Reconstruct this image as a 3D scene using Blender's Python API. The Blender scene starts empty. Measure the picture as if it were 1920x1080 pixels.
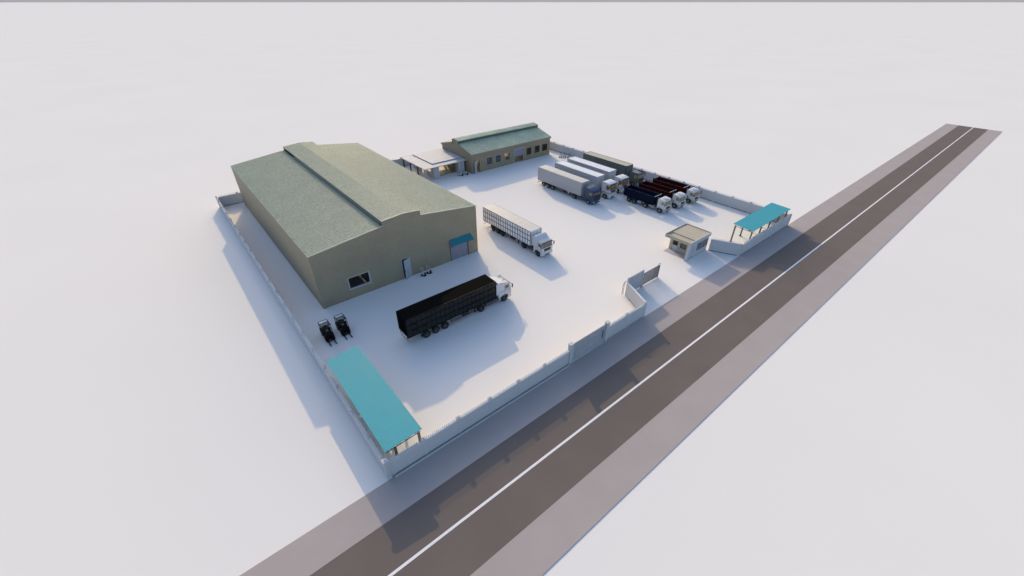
import bpy, bmesh, math, random
from mathutils import Vector, Matrix
random.seed(4)
S = bpy.context.scene
COL = S.collection
R = math.radians

# ------------------------------------------------------------------ materials
def nt(name):
    m = bpy.data.materials.new(name); m.use_nodes = True
    t = m.node_tree; b = t.nodes['Principled BSDF']
    return m, t, b
def mat(name, col, rough=.6, metal=0., var=.06, scale=1.5, bump=0., bscale=8., ribs=None, spec=.5, streak=False, dirt=None, speck=0, fine=20):
    """procedural paint/concrete: base colour with soft large and small noise, optional ribs bump (axis, pitch, strength)"""
    m, t, b = nt(name); N = t.nodes; L = t.links
    b.inputs['Roughness'].default_value = rough; b.inputs['Metallic'].default_value = metal
    b.inputs['Specular IOR Level'].default_value = spec
    tc = N.new('ShaderNodeTexCoord')
    n1 = N.new('ShaderNodeTexNoise'); n1.inputs['Scale'].default_value = scale; n1.inputs['Detail'].default_value = 6
    if streak:
        mp = N.new('ShaderNodeMapping'); mp.inputs['Scale'].default_value = streak
        L.new(tc.outputs['Object'], mp.inputs[0]); L.new(mp.outputs[0], n1.inputs['Vector'])
    else: L.new(tc.outputs['Object'], n1.inputs['Vector'])
    cr = N.new('ShaderNodeValToRGB')
    cr.color_ramp.elements[0].position = .3; cr.color_ramp.elements[1].position = .7
    d = dirt or tuple(c*(1-2.2*var) for c in col)
    cr.color_ramp.elements[0].color = (*d, 1); cr.color_ramp.elements[1].color = (*[min(1, c*(1+var)) for c in col], 1)
    L.new(n1.outputs['Fac'], cr.inputs[0])
    if speck:
        n3 = N.new('ShaderNodeTexNoise'); n3.inputs['Scale'].default_value = fine; n3.inputs['Detail'].default_value = 2; L.new(tc.outputs['Object'], n3.inputs['Vector'])
        m3 = N.new('ShaderNodeMapRange'); m3.inputs['From Min'].default_value = .3; m3.inputs['From Max'].default_value = .7; m3.inputs['To Min'].default_value = 1-speck; m3.inputs['To Max'].default_value = 1+speck
        L.new(n3.outputs['Fac'], m3.inputs[0]); vm = N.new('ShaderNodeVectorMath'); vm.operation = 'SCALE'
        L.new(cr.outputs[0], vm.inputs[0]); L.new(m3.outputs[0], vm.inputs['Scale']); L.new(vm.outputs[0], b.inputs['Base Color'])
    else: L.new(cr.outputs[0], b.inputs['Base Color'])
    mr = N.new('ShaderNodeMapRange'); mr.inputs['To Min'].default_value = max(0, rough-.08); mr.inputs['To Max'].default_value = min(1, rough+.1)
    L.new(n1.outputs['Fac'], mr.inputs[0]); L.new(mr.outputs[0], b.inputs['Roughness'])
    h = None
    if ribs:
        ax, pitch, st = ribs
        w = N.new('ShaderNodeTexWave'); w.wave_type = 'BANDS'; w.bands_direction = ax
        w.inputs['Scale'].default_value = 0.314/pitch; L.new(tc.outputs['Object'], w.inputs['Vector'])
        bp = N.new('ShaderNodeBump'); bp.inputs['Strength'].default_value = st; bp.inputs['Distance'].default_value = .03
        L.new(w.outputs['Fac'], bp.inputs['Height']); L.new(bp.outputs[0], b.inputs['Normal'])
    elif bump:
        n2 = N.new('ShaderNodeTexNoise'); n2.inputs['Scale'].default_value = bscale; n2.inputs['Detail'].default_value = 5
        L.new(tc.outputs['Object'], n2.inputs['Vector'])
        bp = N.new('ShaderNodeBump'); bp.inputs['Strength'].default_value = bump; bp.inputs['Distance'].default_value = .02
        L.new(n2.outputs['Fac'], bp.inputs['Height']); L.new(bp.outputs[0], b.inputs['Normal'])
    return m
def glass(name, col, mix=.75, rough=.05):
    """thin pane: part clear, part tinted gloss"""
    m, t, b = nt(name); N = t.nodes; L = t.links
    b.inputs['Base Color'].default_value = (*col, 1); b.inputs['Roughness'].default_value = rough
    n1 = N.new('ShaderNodeTexNoise'); n1.inputs['Scale'].default_value = .8
    tc = N.new('ShaderNodeTexCoord'); L.new(tc.outputs['Object'], n1.inputs[0])
    mr = N.new('ShaderNodeMapRange'); mr.inputs['To Min'].default_value = max(0, mix-.1); mr.inputs['To Max'].default_value = min(1, mix+.1)
    L.new(n1.outputs['Fac'], mr.inputs[0])
    tr = N.new('ShaderNodeBsdfTransparent'); mx = N.new('ShaderNodeMixShader')
    L.new(mr.outputs[0], mx.inputs[0]); L.new(tr.outputs[0], mx.inputs[1]); L.new(b.outputs[0], mx.inputs[2])
    L.new(mx.outputs[0], N['Material Output'].inputs['Surface'])
    return m

M = dict(
 ground=mat('white_ground', (.78,.735,.70), 1., var=.008, scale=.03, spec=0.),
 asphalt=mat('asphalt', (.163,.134,.120), .85, var=.03, scale=.25, bump=.15, bscale=14, spec=.05),
 pave=mat('pavement', (.40,.345,.33), .85, var=.02, scale=.3, bump=.05, bscale=6, spec=.05),
 line=mat('line_paint', (.80,.76,.76), .7, var=.03, scale=3, spec=.2),
 wall=mat('white_render', (.51,.50,.505), .8, var=.012, scale=.5, bump=.04, bscale=9, spec=.15),
 coping=mat('pale_coping', (.62,.61,.62), .75, var=.02, scale=.6, spec=.15),  # lighter than the wall faces, so sunlight on the tops is in the colour
 footing=mat('gap_shade_footing', (.09,.10,.12), .8, var=.1),  # recessed strip coloured near black to stand in for a shaded gap
 spike=mat('white_iron', (.66,.66,.68), .45, var=.03),
 clad=mat('tan_cladding', (.29,.24,.16), .6, var=.05, scale=.3, speck=.05, fine=2, ribs=('Z',.28,.25)),
 clado=mat('tan_cladding_small', (.27,.22,.14), .65, var=.035, scale=.4),
 roof=mat('green_metal_roof', (.445,.435,.31), .6, var=.04, scale=.25, spec=.25, speck=.16, fine=3.2),
 roofcap=mat('roof_capping', (.50,.48,.40), .5, var=.04),
 roofblue=mat('blue_green_metal_roof', (.47,.50,.35), .5, var=.1, scale=.35, spec=.45, speck=.12, fine=3),
 louvre=mat('green_louvre', (.065,.12,.105), .55, var=.06),
 teal=mat('teal_sheet', (.045,.335,.395), .6, var=.02, scale=.5, spec=.25),
 teald=mat('teal_awning', (.015,.19,.235), .5, var=.04, scale=1),
 steel=mat('brown_steel', (.13,.115,.11), .55, metal=.2, var=.08),
 frame=mat('pale_frame', (.50,.49,.50), .5, var=.03),
 shutter=mat('grey_shutter', (.25,.24,.29), .5, var=.03, ribs=('Z',.12,.5)),
 gateleaf=mat('gate_sheet', (.40,.39,.41), .55, var=.04, scale=.8),
 door=mat('grey_door', (.38,.39,.42), .5, var=.03),
 dark=mat('dark_metal', (.03,.032,.036), .5, metal=.2, var=.12, scale=4),
 chassis=mat('chassis', (.045,.045,.05), .6, metal=.3, var=.15, scale=4),
 tyre=mat('tyre_rubber', (.02,.021,.024), .85, var=.15, scale=6, spec=.2),
 rim=mat('rim_metal', (.24,.25,.27), .4, metal=.6, var=.12, scale=6),
 rimdark=mat('dark_rim_metal', (.07,.075,.085), .5, metal=.4, var=.12, scale=6),
 chrome=mat('bright_metal', (.62,.63,.65), .25, metal=.85, var=.05),
 silver=mat('silver_curtain', (.38,.37,.385), .45, var=.04, scale=.5, streak=(.3,.3,2.5)),
 silvertop=mat('silver_top', (.42,.405,.40), .55, var=.07, scale=.6, streak=(2.5,.3,1)),
 cont=mat('white_container_shaded', (.43,.43,.46), .5, var=.03, scale=.6, streak=(1.5,1.5,.3)),  # white sides greyed, with the shade on them put into the colour
 conttop=mat('white_container_top_lit', (.74,.72,.73), .6, var=.02),  # same white kept much lighter than the sides, painted as sunlit
 contg=mat('olive_container', (.115,.13,.125), .6, var=.06, scale=.6, streak=(1.5,1.5,.3)),
 conttan=mat('tan_container_top', (.47,.42,.32), .7, var=.04, scale=.6),
 bluepaint=mat('blue_paint', (.018,.042,.10), .3, var=.06, scale=1.2),
 whitepaint=mat('white_paint', (.58,.57,.58), .4, var=.03, scale=1.5),
 olivepaint=mat('olive_paint', (.085,.085,.07), .4, var=.08, scale=1.5),
 plum=mat('plum_visor', (.09,.075,.12), .4, var=.08),
 greypaint=mat('grey_paint', (.30,.32,.31), .4, var=.05),
 screen=mat('amber_windscreen', (.30,.17,.075), .12, var=.25, scale=1.3, spec=.8),
 screeng=mat('straw_windscreen', (.36,.29,.17), .12, var=.2, scale=1.3, spec=.8),
 screend=mat('dim_windscreen', (.17,.13,.09), .12, var=.2, scale=1.3, spec=.8),
 lampg=mat('lamp_glass', (.65,.66,.68), .15, var=.03, spec=.9),
 redlamp=mat('red_lamp', (.4,.02,.02), .25, var=.03),
 black=mat('black_trailer', (.0038,.0042,.004), .9, var=.15, scale=1.5, spec=.02),
 blackp=mat('black_trailer_panel', (.009,.010,.012), .4, var=.2, scale=2, spec=.3),
 blackf=mat('black_trailer_bars', (.003,.003,.004), .6, var=.1, spec=.2),
 livep=mat('pale_slatted_panel', (.82,.81,.84), .5, var=.04, scale=1.5),
 livef=mat('trailer_bars', (.022,.022,.028), .5, var=.1),
 dblue=mat('navy_tipper', (.003,.007,.026), .7, var=.2, scale=1, spec=.1),
 dred=mat('maroon_tipper', (.040,.0025,.003), .7, var=.2, scale=1, spec=.1),
 floor=mat('tan_floor', (.38,.33,.25), .6, var=.03, scale=.4),
 inner=mat('tan_inner_wall', (.34,.30,.235), .7, var=.03),
 guard=mat('beige_render', (.41,.355,.27), .75, var=.025, scale=.8, bump=.06),
 guardw=mat('pale_render', (.48,.47,.475), .75, var=.03, scale=1.2, bump=.06),
 slab=mat('concrete_slab', (.385,.385,.425), .75, var=.02, scale=.7, bump=.05),
 col=mat('dark_column', (.06,.065,.085), .55, var=.06),
 blind=mat('grey_blind', (.20,.19,.20), .6, var=.05, ribs=('Z',.08,.3)),
 pane=glass('window_pane', (.02,.022,.028), .14, .04),
 pane2=glass('bluish_pane', (.10,.11,.13), .5, .05),
 seat=mat('seat_vinyl', (.05,.05,.045), .6, var=.1),
 ochre=mat('ochre_metal', (.20,.18,.10), .5, var=.1),
)

# ------------------------------------------------------------------ mesh builder
class MB:
    def __init__(s): s.bm = bmesh.new()
    def box(s, x0, x1, y0, y1, z0, z1, bev=0, T=None):
        vs = [s.bm.verts.new(Vector(p)) for p in ((x0,y0,z0),(x1,y0,z0),(x1,y1,z0),(x0,y1,z0),(x0,y0,z1),(x1,y0,z1),(x1,y1,z1),(x0,y1,z1))]
        fs = [s.bm.faces.new([vs[i] for i in q]) for q in ((0,3,2,1),(4,5,6,7),(0,1,5,4),(1,2,6,5),(2,3,7,6),(3,0,4,7))]
        if T is not None:
            for v in vs: v.co = T @ v.co
        if bev: bmesh.ops.bevel(s.bm, geom=list({e for f in fs for e in f.edges}), offset=bev, segments=2, affect='EDGES', profile=.6)
        return s
    def bar(s, a, b, w=.05, h=None):
        a, b = Vector(a), Vector(b); d = b-a; L = d.length
        if L < 1e-6: return s
        T = Matrix.Translation(a) @ d.to_track_quat('X', 'Z').to_matrix().to_4x4()
        h = h or w
        return s.box(0, L, -w/2, w/2, -h/2, h/2, T=T)
    def cyl(s, a, b, r, n=16, r2=None):
        a, b = Vector(a), Vector(b); d = b-a
        T = Matrix.Translation((a+b)/2) @ d.to_track_quat('Z', 'Y').to_matrix().to_4x4()
        bmesh.ops.create_cone(s.bm, cap_ends=True, segments=n, radius1=r, radius2=r if r2 is None else r2, depth=d.length, matrix=T)
        return s
    def prism(s, prof, a0, a1, plane='xz', bev=0, segs=2):
        """profile (list of 2d) extruded between a0..a1 along the third axis"""
        def P(p, a):
            return Vector((p[0], a, p[1])) if plane == 'xz' else (Vector((a, p[0], p[1])) if plane == 'yz' else Vector((p[0], p[1], a)))
        A = [s.bm.verts.new(P(p, a0)) for p in prof]; B = [s.bm.verts.new(P(p, a1)) for p in prof]
        fs = [s.bm.faces.new(A), s.bm.faces.new(B[::-1])]
        n = len(prof)
        for i in range(n): fs.append(s.bm.faces.new([A[i], B[i], B[(i+1) % n], A[(i+1) % n]][::-1]))
        bmesh.ops.recalc_face_normals(s.bm, faces=fs)
        if bev: bmesh.ops.bevel(s.bm, geom=list({e for f in fs for e in f.edges}), offset=bev, segments=segs, affect='EDGES', profile=.6)
        return s
    def quad(s, *ps):
        s.bm.faces.new([s.bm.verts.new(Vector(p)) for p in ps]); return s
    def sheet(s, o, u, v, pitch, amp, thick=.02):
        """ribbed metal sheet: ribs run along v, repeat along u"""
        o, u, v = Vector(o), Vector(u), Vector(v); L = u.length; ud = u/L; nn = ud.cross(v).normalized()
        if nn.z < 0: nn = -nn
        n = max(2, round(L/pitch)); p = L/n; pts = []
        for i in range(n):
            for f, h in ((0,0),(.55,0),(.66,1),(.89,1)): pts.append(((i+f)*p, h*amp))
        pts.append((L, 0))
        top = [(s.bm.verts.new(o+ud*a+nn*h), s.bm.verts.new(o+ud*a+nn*h+v)) for a, h in pts]
        for (a, b), (c, d) in zip(top, top[1:]): s.bm.faces.new((a, c, d, b))
        # underside + rim so the sheet has thickness
        q = [s.bm.verts.new(o+k-nn*thick) for k in (Vector(), u, u+v, v)]
        s.bm.faces.new(q)
        s.bm.faces.new([t[0] for t in top][::-1]+[q[0], q[1]]); s.bm.faces.new([t[1] for t in top]+[q[2], q[3]])
        s.bm.faces.new((top[0][0], top[0][1], q[3], q[0])); s.bm.faces.new((top[-1][1], top[-1][0], q[1], q[2]))
        return s
    def build(s, name, m, parent=None, world=True, smooth=False, loc=None):
        off = Vector()
        if parent is not None and world:
            p = parent
            while p: off += p.location; p = p.parent
        if parent is not None and off.length: bmesh.ops.translate(s.bm, vec=-off, verts=s.bm.verts)
        me = bpy.data.meshes.new(name); s.bm.to_mesh(me); s.bm.free()
        me.materials.append(M[m] if isinstance(m, str) else m)
        if smooth:
            for f in me.polygons: f.use_smooth = True
        o = bpy.data.objects.new(name, me); COL.objects.link(o)
        if parent is not None: o.parent = parent
        if loc: o.location = loc
        return o
def tag(o, label=None, cat=None, group=None, kind=None):
    for k, v in (('label', label), ('category', cat), ('group', group), ('kind', kind)):
        if v: o[k] = v
    return o
def thing(name, label, cat, loc=(0,0,0), rz=0, group=None):
    o = bpy.data.objects.new(name, None); COL.objects.link(o); o.empty_display_size = .3
    o.location = loc; o.rotation_euler = (0, 0, rz)
    return tag(o, label, cat, group)
def copy_tree(o, parent=None):
    c = o.copy(); COL.objects.link(c)
    if parent is not None: c.parent = parent
    for ch in [k for k in KIDS.get(o.name, [])]: copy_tree(ch, c)
    return c
KIDS = {}
def index_kids():
    KIDS.clear()
    for o in bpy.data.objects:
        if o.parent: KIDS.setdefault(o.parent.name, []).append(o)

def wall_grid(mb, u0, u1, top, holes, t0, t1, axis):
    """wall in plane; u horizontal, top=list of (u,z) profile; holes (ua,ub,za,zb); thickness t0..t1 on the other axis"""
    us = sorted({u0, u1} | {u for u, _ in top if u0 < u < u1} | {h[0] for h in holes} | {h[1] for h in holes})
    def ztop(u):
        for (a, za), (b, zb) in zip(top, top[1:]):
            if a <= u <= b and b > a: return za+(zb-za)*(u-a)/(b-a)
        return top[-1][1]
    # doubled u in the profile = step: evaluate just inside the interval
    for a, b in zip(us, us[1:]):
        if b-a < 1e-5: continue
        e = 1e-6*(b-a)+1e-7
        seg = next(((p, q) for p, q in zip(top, top[1:]) if q[0]-p[0] > 1e-6 and p[0]-1e-6 <= (a+b)/2 <= q[0]+1e-6))
        f = lambda u: seg[0][1]+(seg[1][1]-seg[0][1])*(u-seg[0][0])/(seg[1][0]-seg[0][0])
        za = [(0, 0)]
        hs = sorted([h for h in holes if h[0] <= (a+b)/2 <= h[1]], key=lambda h: h[2])
        lo = 0
        for h in hs:
            if h[2] > lo+1e-4: mb.prism([(a,lo),(b,lo),(b,h[2]),(a,h[2])], t0, t1, 'xz' if axis == 'y' else 'yz')
            lo = h[3]
        mb.prism([(a,lo),(b,lo),(b,f(b)),(a,f(a))], t0, t1, 'xz' if axis == 'y' else 'yz')

# ------------------------------------------------------------------ setting
g = MB()
for (x0, x1, y0, y1) in ((-60000, 60000, -60000, 60000),):
    g.quad((x0,y0,0),(x1,y0,0),(x1,y1,0),(x0,y1,0))
tag(g.build('ground', 'ground'), kind='structure')
n_ = 96; sky_ = MB(); RR, HH = 55000, 3500
for i in range(n_):
    a0, a1 = 2*math.pi*i/n_, 2*math.pi*(i+1)/n_
    sky_.quad((RR*math.cos(a0),RR*math.sin(a0),-50),(RR*math.cos(a1),RR*math.sin(a1),-50),(RR*math.cos(a1),RR*math.sin(a1),HH),(RR*math.cos(a0),RR*math.sin(a0),HH))
ms = bpy.data.materials.new('low_grey_sky'); ms.use_nodes = True; tt = ms.node_tree; tt.nodes.remove(tt.nodes['Principled BSDF'])
em = tt.nodes.new('ShaderNodeEmission'); tt.links.new(em.outputs[0], tt.nodes['Material Output'].inputs['Surface'])
em.inputs['Color'].default_value = (.93,.92,1,1); em.inputs['Strength'].default_value = .25
tag(sky_.build('sky', ms), kind='structure')
RX0, RX1 = -90, 207.7
def strip(name, y0, y1, z, m, x0=RX0, x1=RX1):
    return tag(MB().box(x0, x1, y0, y1, -.05, z).build(name, m), kind='structure')
strip('road', 12.47, 19.72, .04, 'asphalt')
strip('pavement', 19.72, 22.9, .05, 'pave')
strip('pavement', 9.23, 12.47, .05, 'pave')
MB().box(RX0, RX1-.01, 15.98, 16.2, .03, .046).build('road_marking', 'line')
tag(bpy.data.objects['road_marking'], kind='structure')

# ------------------------------------------------------------------ boundary walls
def wall_run(label, p0, p1, dists, h=2.05, ph=2.3, thick=.18, spikes=True, inside=1, plinth=False, corner=(), name='boundary_wall'):
    p0, p1 = Vector((*p0, 0)), Vector((*p1, 0)); d = p1-p0; L = d.length
    t = thing(name, label, 'wall', p0, math.atan2(d.y, d.x)); t['kind'] = 'thing'
    a = [x for x in dists if -.01 <= x <= L+.01]
    mb = MB(); mb.box(0, L, -thick/2, thick/2, .14, h-.06)
    mb.build('wall_panel', 'wall', t, False)
    MB().box(0, L, -thick/2+.05, thick/2-.05, 0, .14).build('footing', 'footing', t, False)
    MB().box(0, L, -thick/2-.03, thick/2+.03, h-.06, h).build('coping', 'coping', t, False)
    if plinth: MB().box(.2, L, -.36, -.26, 0, .2).build('plinth', 'wall', t, False)
    for k, x in enumerate(a):
        hh = ph + (.2 if k in corner else 0); w = .17 if k not in corner else .2
        p = MB(); v = .115 if k not in corner else .2; p.box(x-w, x+w, -v, v, 0, hh-.1, bev=.01)
        p.box(x-w-.03, x+w+.03, -v-.06, v+.06, hh-.1, hh-.02, bev=.01)
        p.cyl((x, 0, hh-.02), (x, 0, hh+.08), .11, 12, .05)
        p.build('pillar', 'wall', t, False)
    if spikes:
        s = MB(); z0, z1 = h, h+.3; ends = sorted(set(a+[0, L]))
        for xa, xb in zip(ends, ends[1:]):
            if xb-xa < .8: continue
            s.box(xa+.27, xb-.27, -.03, .03, z0-.005, z0+.02)
            n = int((xb-xa-.56)/.2)
            for i in range(n+1):
                x = xa+.28+(xb-xa-.56)*i/max(1, n)
                s.box(x-.024, x+.024, -.02, .02, z0, z1)
        s.build('railing', 'spike', t, False)
    return t
P = 3.627
wall_run('white wall along the left side of the yard, beside the big hall', (5.3,23.1), (5.3,98.2), [.0]+[P*k for k in range(1, 21)]+[75.1], corner=(0,))
wall_run('white wall across the back of the yard, behind the halls', (5.5,98.2), (83.9,98.2), [P*k-.2 for k in range(1, 22)], h=2.05)
wall_run('long white wall down the far right side, beside the parked lorries', (83.95,98.2), (83.95,23.0), [0]+[75.2-(3.6*k) for k in range(20, -1, -1) if 3.6*k > .01]+[75.2], h=2.0, ph=2.25, inside=-1)
wall_run('white street wall with plinth and railing, between the yard corner and the closed gate', (5.5,23.1), (27.05,23.1), [3.43+3.627*k for k in range(5)], plinth=True)
wall_run('short white street wall between the closed gate and the open gateway', (33.75,23.1), (41.1,23.1), [3.5, 7.2], h=2.1, ph=2.3)
wall_run('slanting white wall running from the street to the sliding gate', (41.15,23.3), (43.0,27.45), [], h=2.2, spikes=False)
wall_run('slanting white wall with railing beside the guard hut', (64.1,27.15), (66.1,23.05), [4.4], h=2.1, ph=2.15)
wall_run('white street wall in front of the far teal shelter', (66.25,23.0), (83.8,23.0), [.05+3.6*k for k in range(1, 5)], h=2.05, ph=2.2)

# closed street gate
t = thing('metal_gate', 'closed pale metal gate between the street walls', 'gate', (27.1,23.1,0))
for x in (27.1, 33.2):
    p = MB(); p.box(x, x+.5, 22.92, 23.3, 0, 2.85, bev=.02); p.box(x-.04, x+.54, 22.88, 23.34, 2.85, 2.92, bev=.01); p.build('gate_post', 'wall', t)
g = MB(); g.box(27.62, 33.18, 23.1, 23.14, .0, 2.72, bev=0); g.build('gate_leaf', 'gateleaf', t)
f = MB()
for x in (27.66, 28.35, 29.5, 30.38, 30.46, 31.5, 32.45, 33.12): f.box(x-.03, x+.03, 23.05, 23.097, .1, 2.7)
for z in (.12, .85, 2.0, 2.68): f.box(27.66, 33.14, 23.058, 23.09, z-.03, z+.03)
for a, b in ((28.6,29.3),(31.7,32.25)):
    for z in (1.1, 1.45, 1.75): f.box(a, b, 23.06, 23.09, z-.02, z+.02)
f.build('gate_frame', 'wall', t)
MB().box(32.7, 32.78, 23.0, 23.05, .9, 2.1).build('pull_bar', 'col', t)

# open sliding gate
t = thing('sliding_gate', 'open sliding gate with solid panel and barred leaf, standing inside the gateway', 'gate', (43.1,27.6,0))
p = MB(); p.box(43.15, 46.6, 27.57, 27.62, .12, 2.78); p.build('solid_panel', 'door', t)
p = MB()
for x in (43.12, 46.55): p.box(x-.05, x+.05, 27.5, 27.68, 0, 2.85)
p.box(43.1, 46.6, 27.53, 27.66, 2.76, 2.83); p.box(43.1, 46.6, 27.53, 27.66, .06, .14); p.box(43.1, 46.6, 27.545, 27.57, 1.3, 1.36)
p.build('panel_frame', 'frame', t)
p = MB()
for z in (.12, 1.1, 2.12): p.box(46.62, 50.55, 27.56, 27.62, z-.03, z+.03)
n = 30
for i in range(n+1):
    x = 46.7+(50.5-46.7)*i/n; p.box(x-.034, x+.034, 27.575, 27.605, .1, 2.15)
for i in range(7):
    x = 49.3+i*.19; p.box(x-.03, x+.03, 27.54, 27.573, .1, 2.1)
p.build('barred_leaf', 'rim', t)
p = MB(); p.box(50.52, 50.6, 27.5, 27.7, 0, 2.0); n = 14
for i in range(n):
    a0, a1 = 2*math.pi*i/n, 2*math.pi*(i+1)/n
    p.bar((50.45+.3*math.cos(a0), 27.6, 2.15+.3*math.sin(a0)), (50.45+.3*math.cos(a1), 27.6, 2.15+.3*math.sin(a1)), .04)
p.build('guide_hoop', 'rim', t)
p = MB()
for dx in (0, .28):
    pts = [(42.62+dx, .1), (42.55+dx, .9), (42.55+dx, 1.7), (42.68+dx, 2.15), (42.95+dx, 2.25)]
    for a, b in zip(pts, pts[1:]): p.bar((a[0], 27.85, a[1]), (b[0], 27.85, b[1]), .05)
for z in (.5, 1.1, 1.7): p.bar((42.55, 27.85, z), (42.85, 27.85, z), .03)
p.build('tail_frame', 'rim', t)
MB().box(46.3, 46.75, 27.3, 27.5, 0, .25, bev=.02).build('roller_block', 'frame', t)

# ------------------------------------------------------------------ big hall
X0, X1, Y0, Y1 = 9.4, 34.6, 51.03, 96.4
EV, MBASE, MT, PK = 7.93, 9.08, 9.78, 10.02
MX0, MX1, MXP = 19.4, 25.15, 22.6
t = thing('warehouse', 'big tan hall with a pale green ribbed roof and ridge monitor', 'warehouse', (X0,Y0,0))
prof = [(X0,EV),(MX0,MBASE),(MX0,MT),(MXP,PK),(MX1,MT),(MX1,MBASE),(X1,EV)]
w = MB(); wall_grid(w, X0, X1, prof, [(13.35,16.35,1.45,3.2),(21.3,22.5,0,3.2),(29.5,32.7,0,3.15)], Y0, Y0+.25, 'y')
w.build('front_wall', 'clad', t)
w = MB(); wall_grid(w, X0, X1, prof, [], Y1-.25, Y1, 'y'); w.build('rear_wall', 'clad', t)
w = MB(); w.box(X0, X0+.25, Y0+.25, Y1-.25, 0, EV); w.build('side_wall', 'clad', t)
w = MB(); wall_grid(w, Y0+.25, Y1-.25, [(Y0,EV),(Y1,EV)], [(53.0,57.0,0,3.2)], X1-.25, X1, 'x'); w.build('side_wall', 'clad', t)
MB().box(X0+.25, X1-.25, Y0+.25, Y1-.25, .0, .04).build('hall_floor', 'floor', t)
# roof slopes: ribs run down the slope
def slope(mb, xa, za, xb, zb, y0, y1, pitch=.4, amp=.06):
    mb.sheet((xa, y0, za), (0, y1-y0, 0), (xb-xa, 0, zb-za), pitch, amp)
r = MB(); slope(r, X0-.08, EV-.005, MX0, MBASE, Y0-.02, Y1+.02); r.build('roof_slope', 'roof', t)
r = MB(); slope(r, X1+.08, EV-.005, MX1, MBASE, Y0-.02, Y1+.02); r.build('roof_slope', 'roof', t)
m_ = MB(); slope(m_, MX0-.02, MT, MXP, PK+.01, Y0-.02, Y1+.02); slope(m_, MX1+.1, MT, MXP, PK+.01, Y0-.02, Y1+.02)
m_ = m_.build('roof_monitor', 'roof', t)
# monitor louvre: four blades, posts, open at the far end
l = MB()
for x, sg in ((MX0, -1), (MX1, 1)):
    for k in range(3):
        z = MBASE+.12+k*.17
        l.prism([(x+sg*.02, z), (x+sg*.16, z-.06), (x+sg*.16, z-.035), (x+sg*.02, z+.025)], Y0+.3, Y1-7.5, 'xz')
    l.box(min(x, x+sg*.05)-.0, max(x, x+sg*.05), Y0+.25, Y1-.25, MBASE-.02, MBASE+.06)
    l.box(min(x, x+sg*.05), max(x, x+sg*.05), Y0+.25, Y1-.25, MT-.1, MT-.01)
    y = Y0+.5
    while y < Y1-.3: l.box(min(x, x+sg*.07), max(x, x+sg*.07), y-.08, y+.08, MBASE, MT-.02); y += 3.72
l.build('louvre', 'louvre', m_)
MB().box(MX0+.06, MX0+.09, Y0+.3, Y1-8.5, MBASE, MT-.05).build('louvre_backing', 'louvre', m_)
c = MB()
for (xa, za), (xb, zb) in (((X0-.08,EV),(MX0,MBASE)),((MX0-.1,MT),(MXP,PK)),((MXP,PK),(MX1+.1,MT)),((MX1,MBASE),(X1+.08,EV))):
    c.bar((xa, Y0-.05, za+.05), (xb, Y0-.05, zb+.05), .07, .1)
c.build('verge_trim', 'roofcap', t)
# window: lined deep reveal, pane set well back
f = MB()
for a, b, c_, d in ((13.3,13.4,1.38,3.27),(16.27,16.4,1.38,3.27),(13.4,16.27,1.38,1.5),(13.4,16.27,3.19,3.27)): f.box(a, b, Y0-.03, Y0+.3, c_, d)
f = f.build('window', 'frame', t)
MB().box(13.4, 16.27, Y0+.2, Y0+.21, 1.5, 3.19).build('pane', 'pane', f)

# open door
f = MB()
for a, b, c_, d in ((21.2,21.3,0,3.3),(22.5,22.6,0,3.3),(21.3,22.5,3.2,3.3)): f.box(a, b, Y0-.04, Y0+.2, c_, d)
f = f.build('door_frame', 'door', t)
T = Matrix.Translation((22.48, Y0-.03, 0)) @ Matrix.Rotation(R(-162), 4, 'Z')
d = MB(); d.box(0, 1.12, -.03, .03, .05, 3.15, T=T); d.build('door_leaf', 'door', f)
MB().box(1.0, 1.05, .03, .09, 1.3, 1.5, T=T).build('handle', 'dark', f)
# roller shutter and awning
def shutter_awning(t, face):
    if face == 'front':
        T = Matrix.Translation((31.1, Y0, 0))
        half = 1.6
    else:
        T = Matrix.Translation((X1, 55.0, 0)) @ Matrix.Rotation(R(90), 4, 'Z'); half = 2.0
    s = MB(); s.box(-half, half, .06, .1, 0, 3.15, T=T); s.build('roller_shutter', 'shutter', t)
    f = MB(); f.box(half, half+.1, -.06, .05, 0, 3.2, T=T); f.box(-half-.1, -half, -.06, .05, 0, 3.2, T=T); f.box(-half, half, -.04, .03, 3.12, 3.22, T=T); f.build('door_frame', 'steel', t)
    a = MB(); o = T @ Vector((-half-.15, -1.0, 3.0)); u = T.to_3x3() @ Vector((2*half+.75, 0, 0)); v = T.to_3x3() @ Vector((0, .98, .72))
    a.sheet(o, u, v, .2, .03); a = a.build('awning', 'teald', t)
    for x in (-half-.1, half+.5):
        b = MB(); b.bar(T @ Vector((x, -.98, 2.96)), T @ Vector((x, -.02, 2.96)), .05); b.bar(T @ Vector((x, -.98, 2.96)), T @ Vector((x, -.02, 2.4)), .04)
        b.build('bracket', 'dark', a)
shutter_awning(t, 'front'); shutter_awning(t, 'side')

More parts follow.
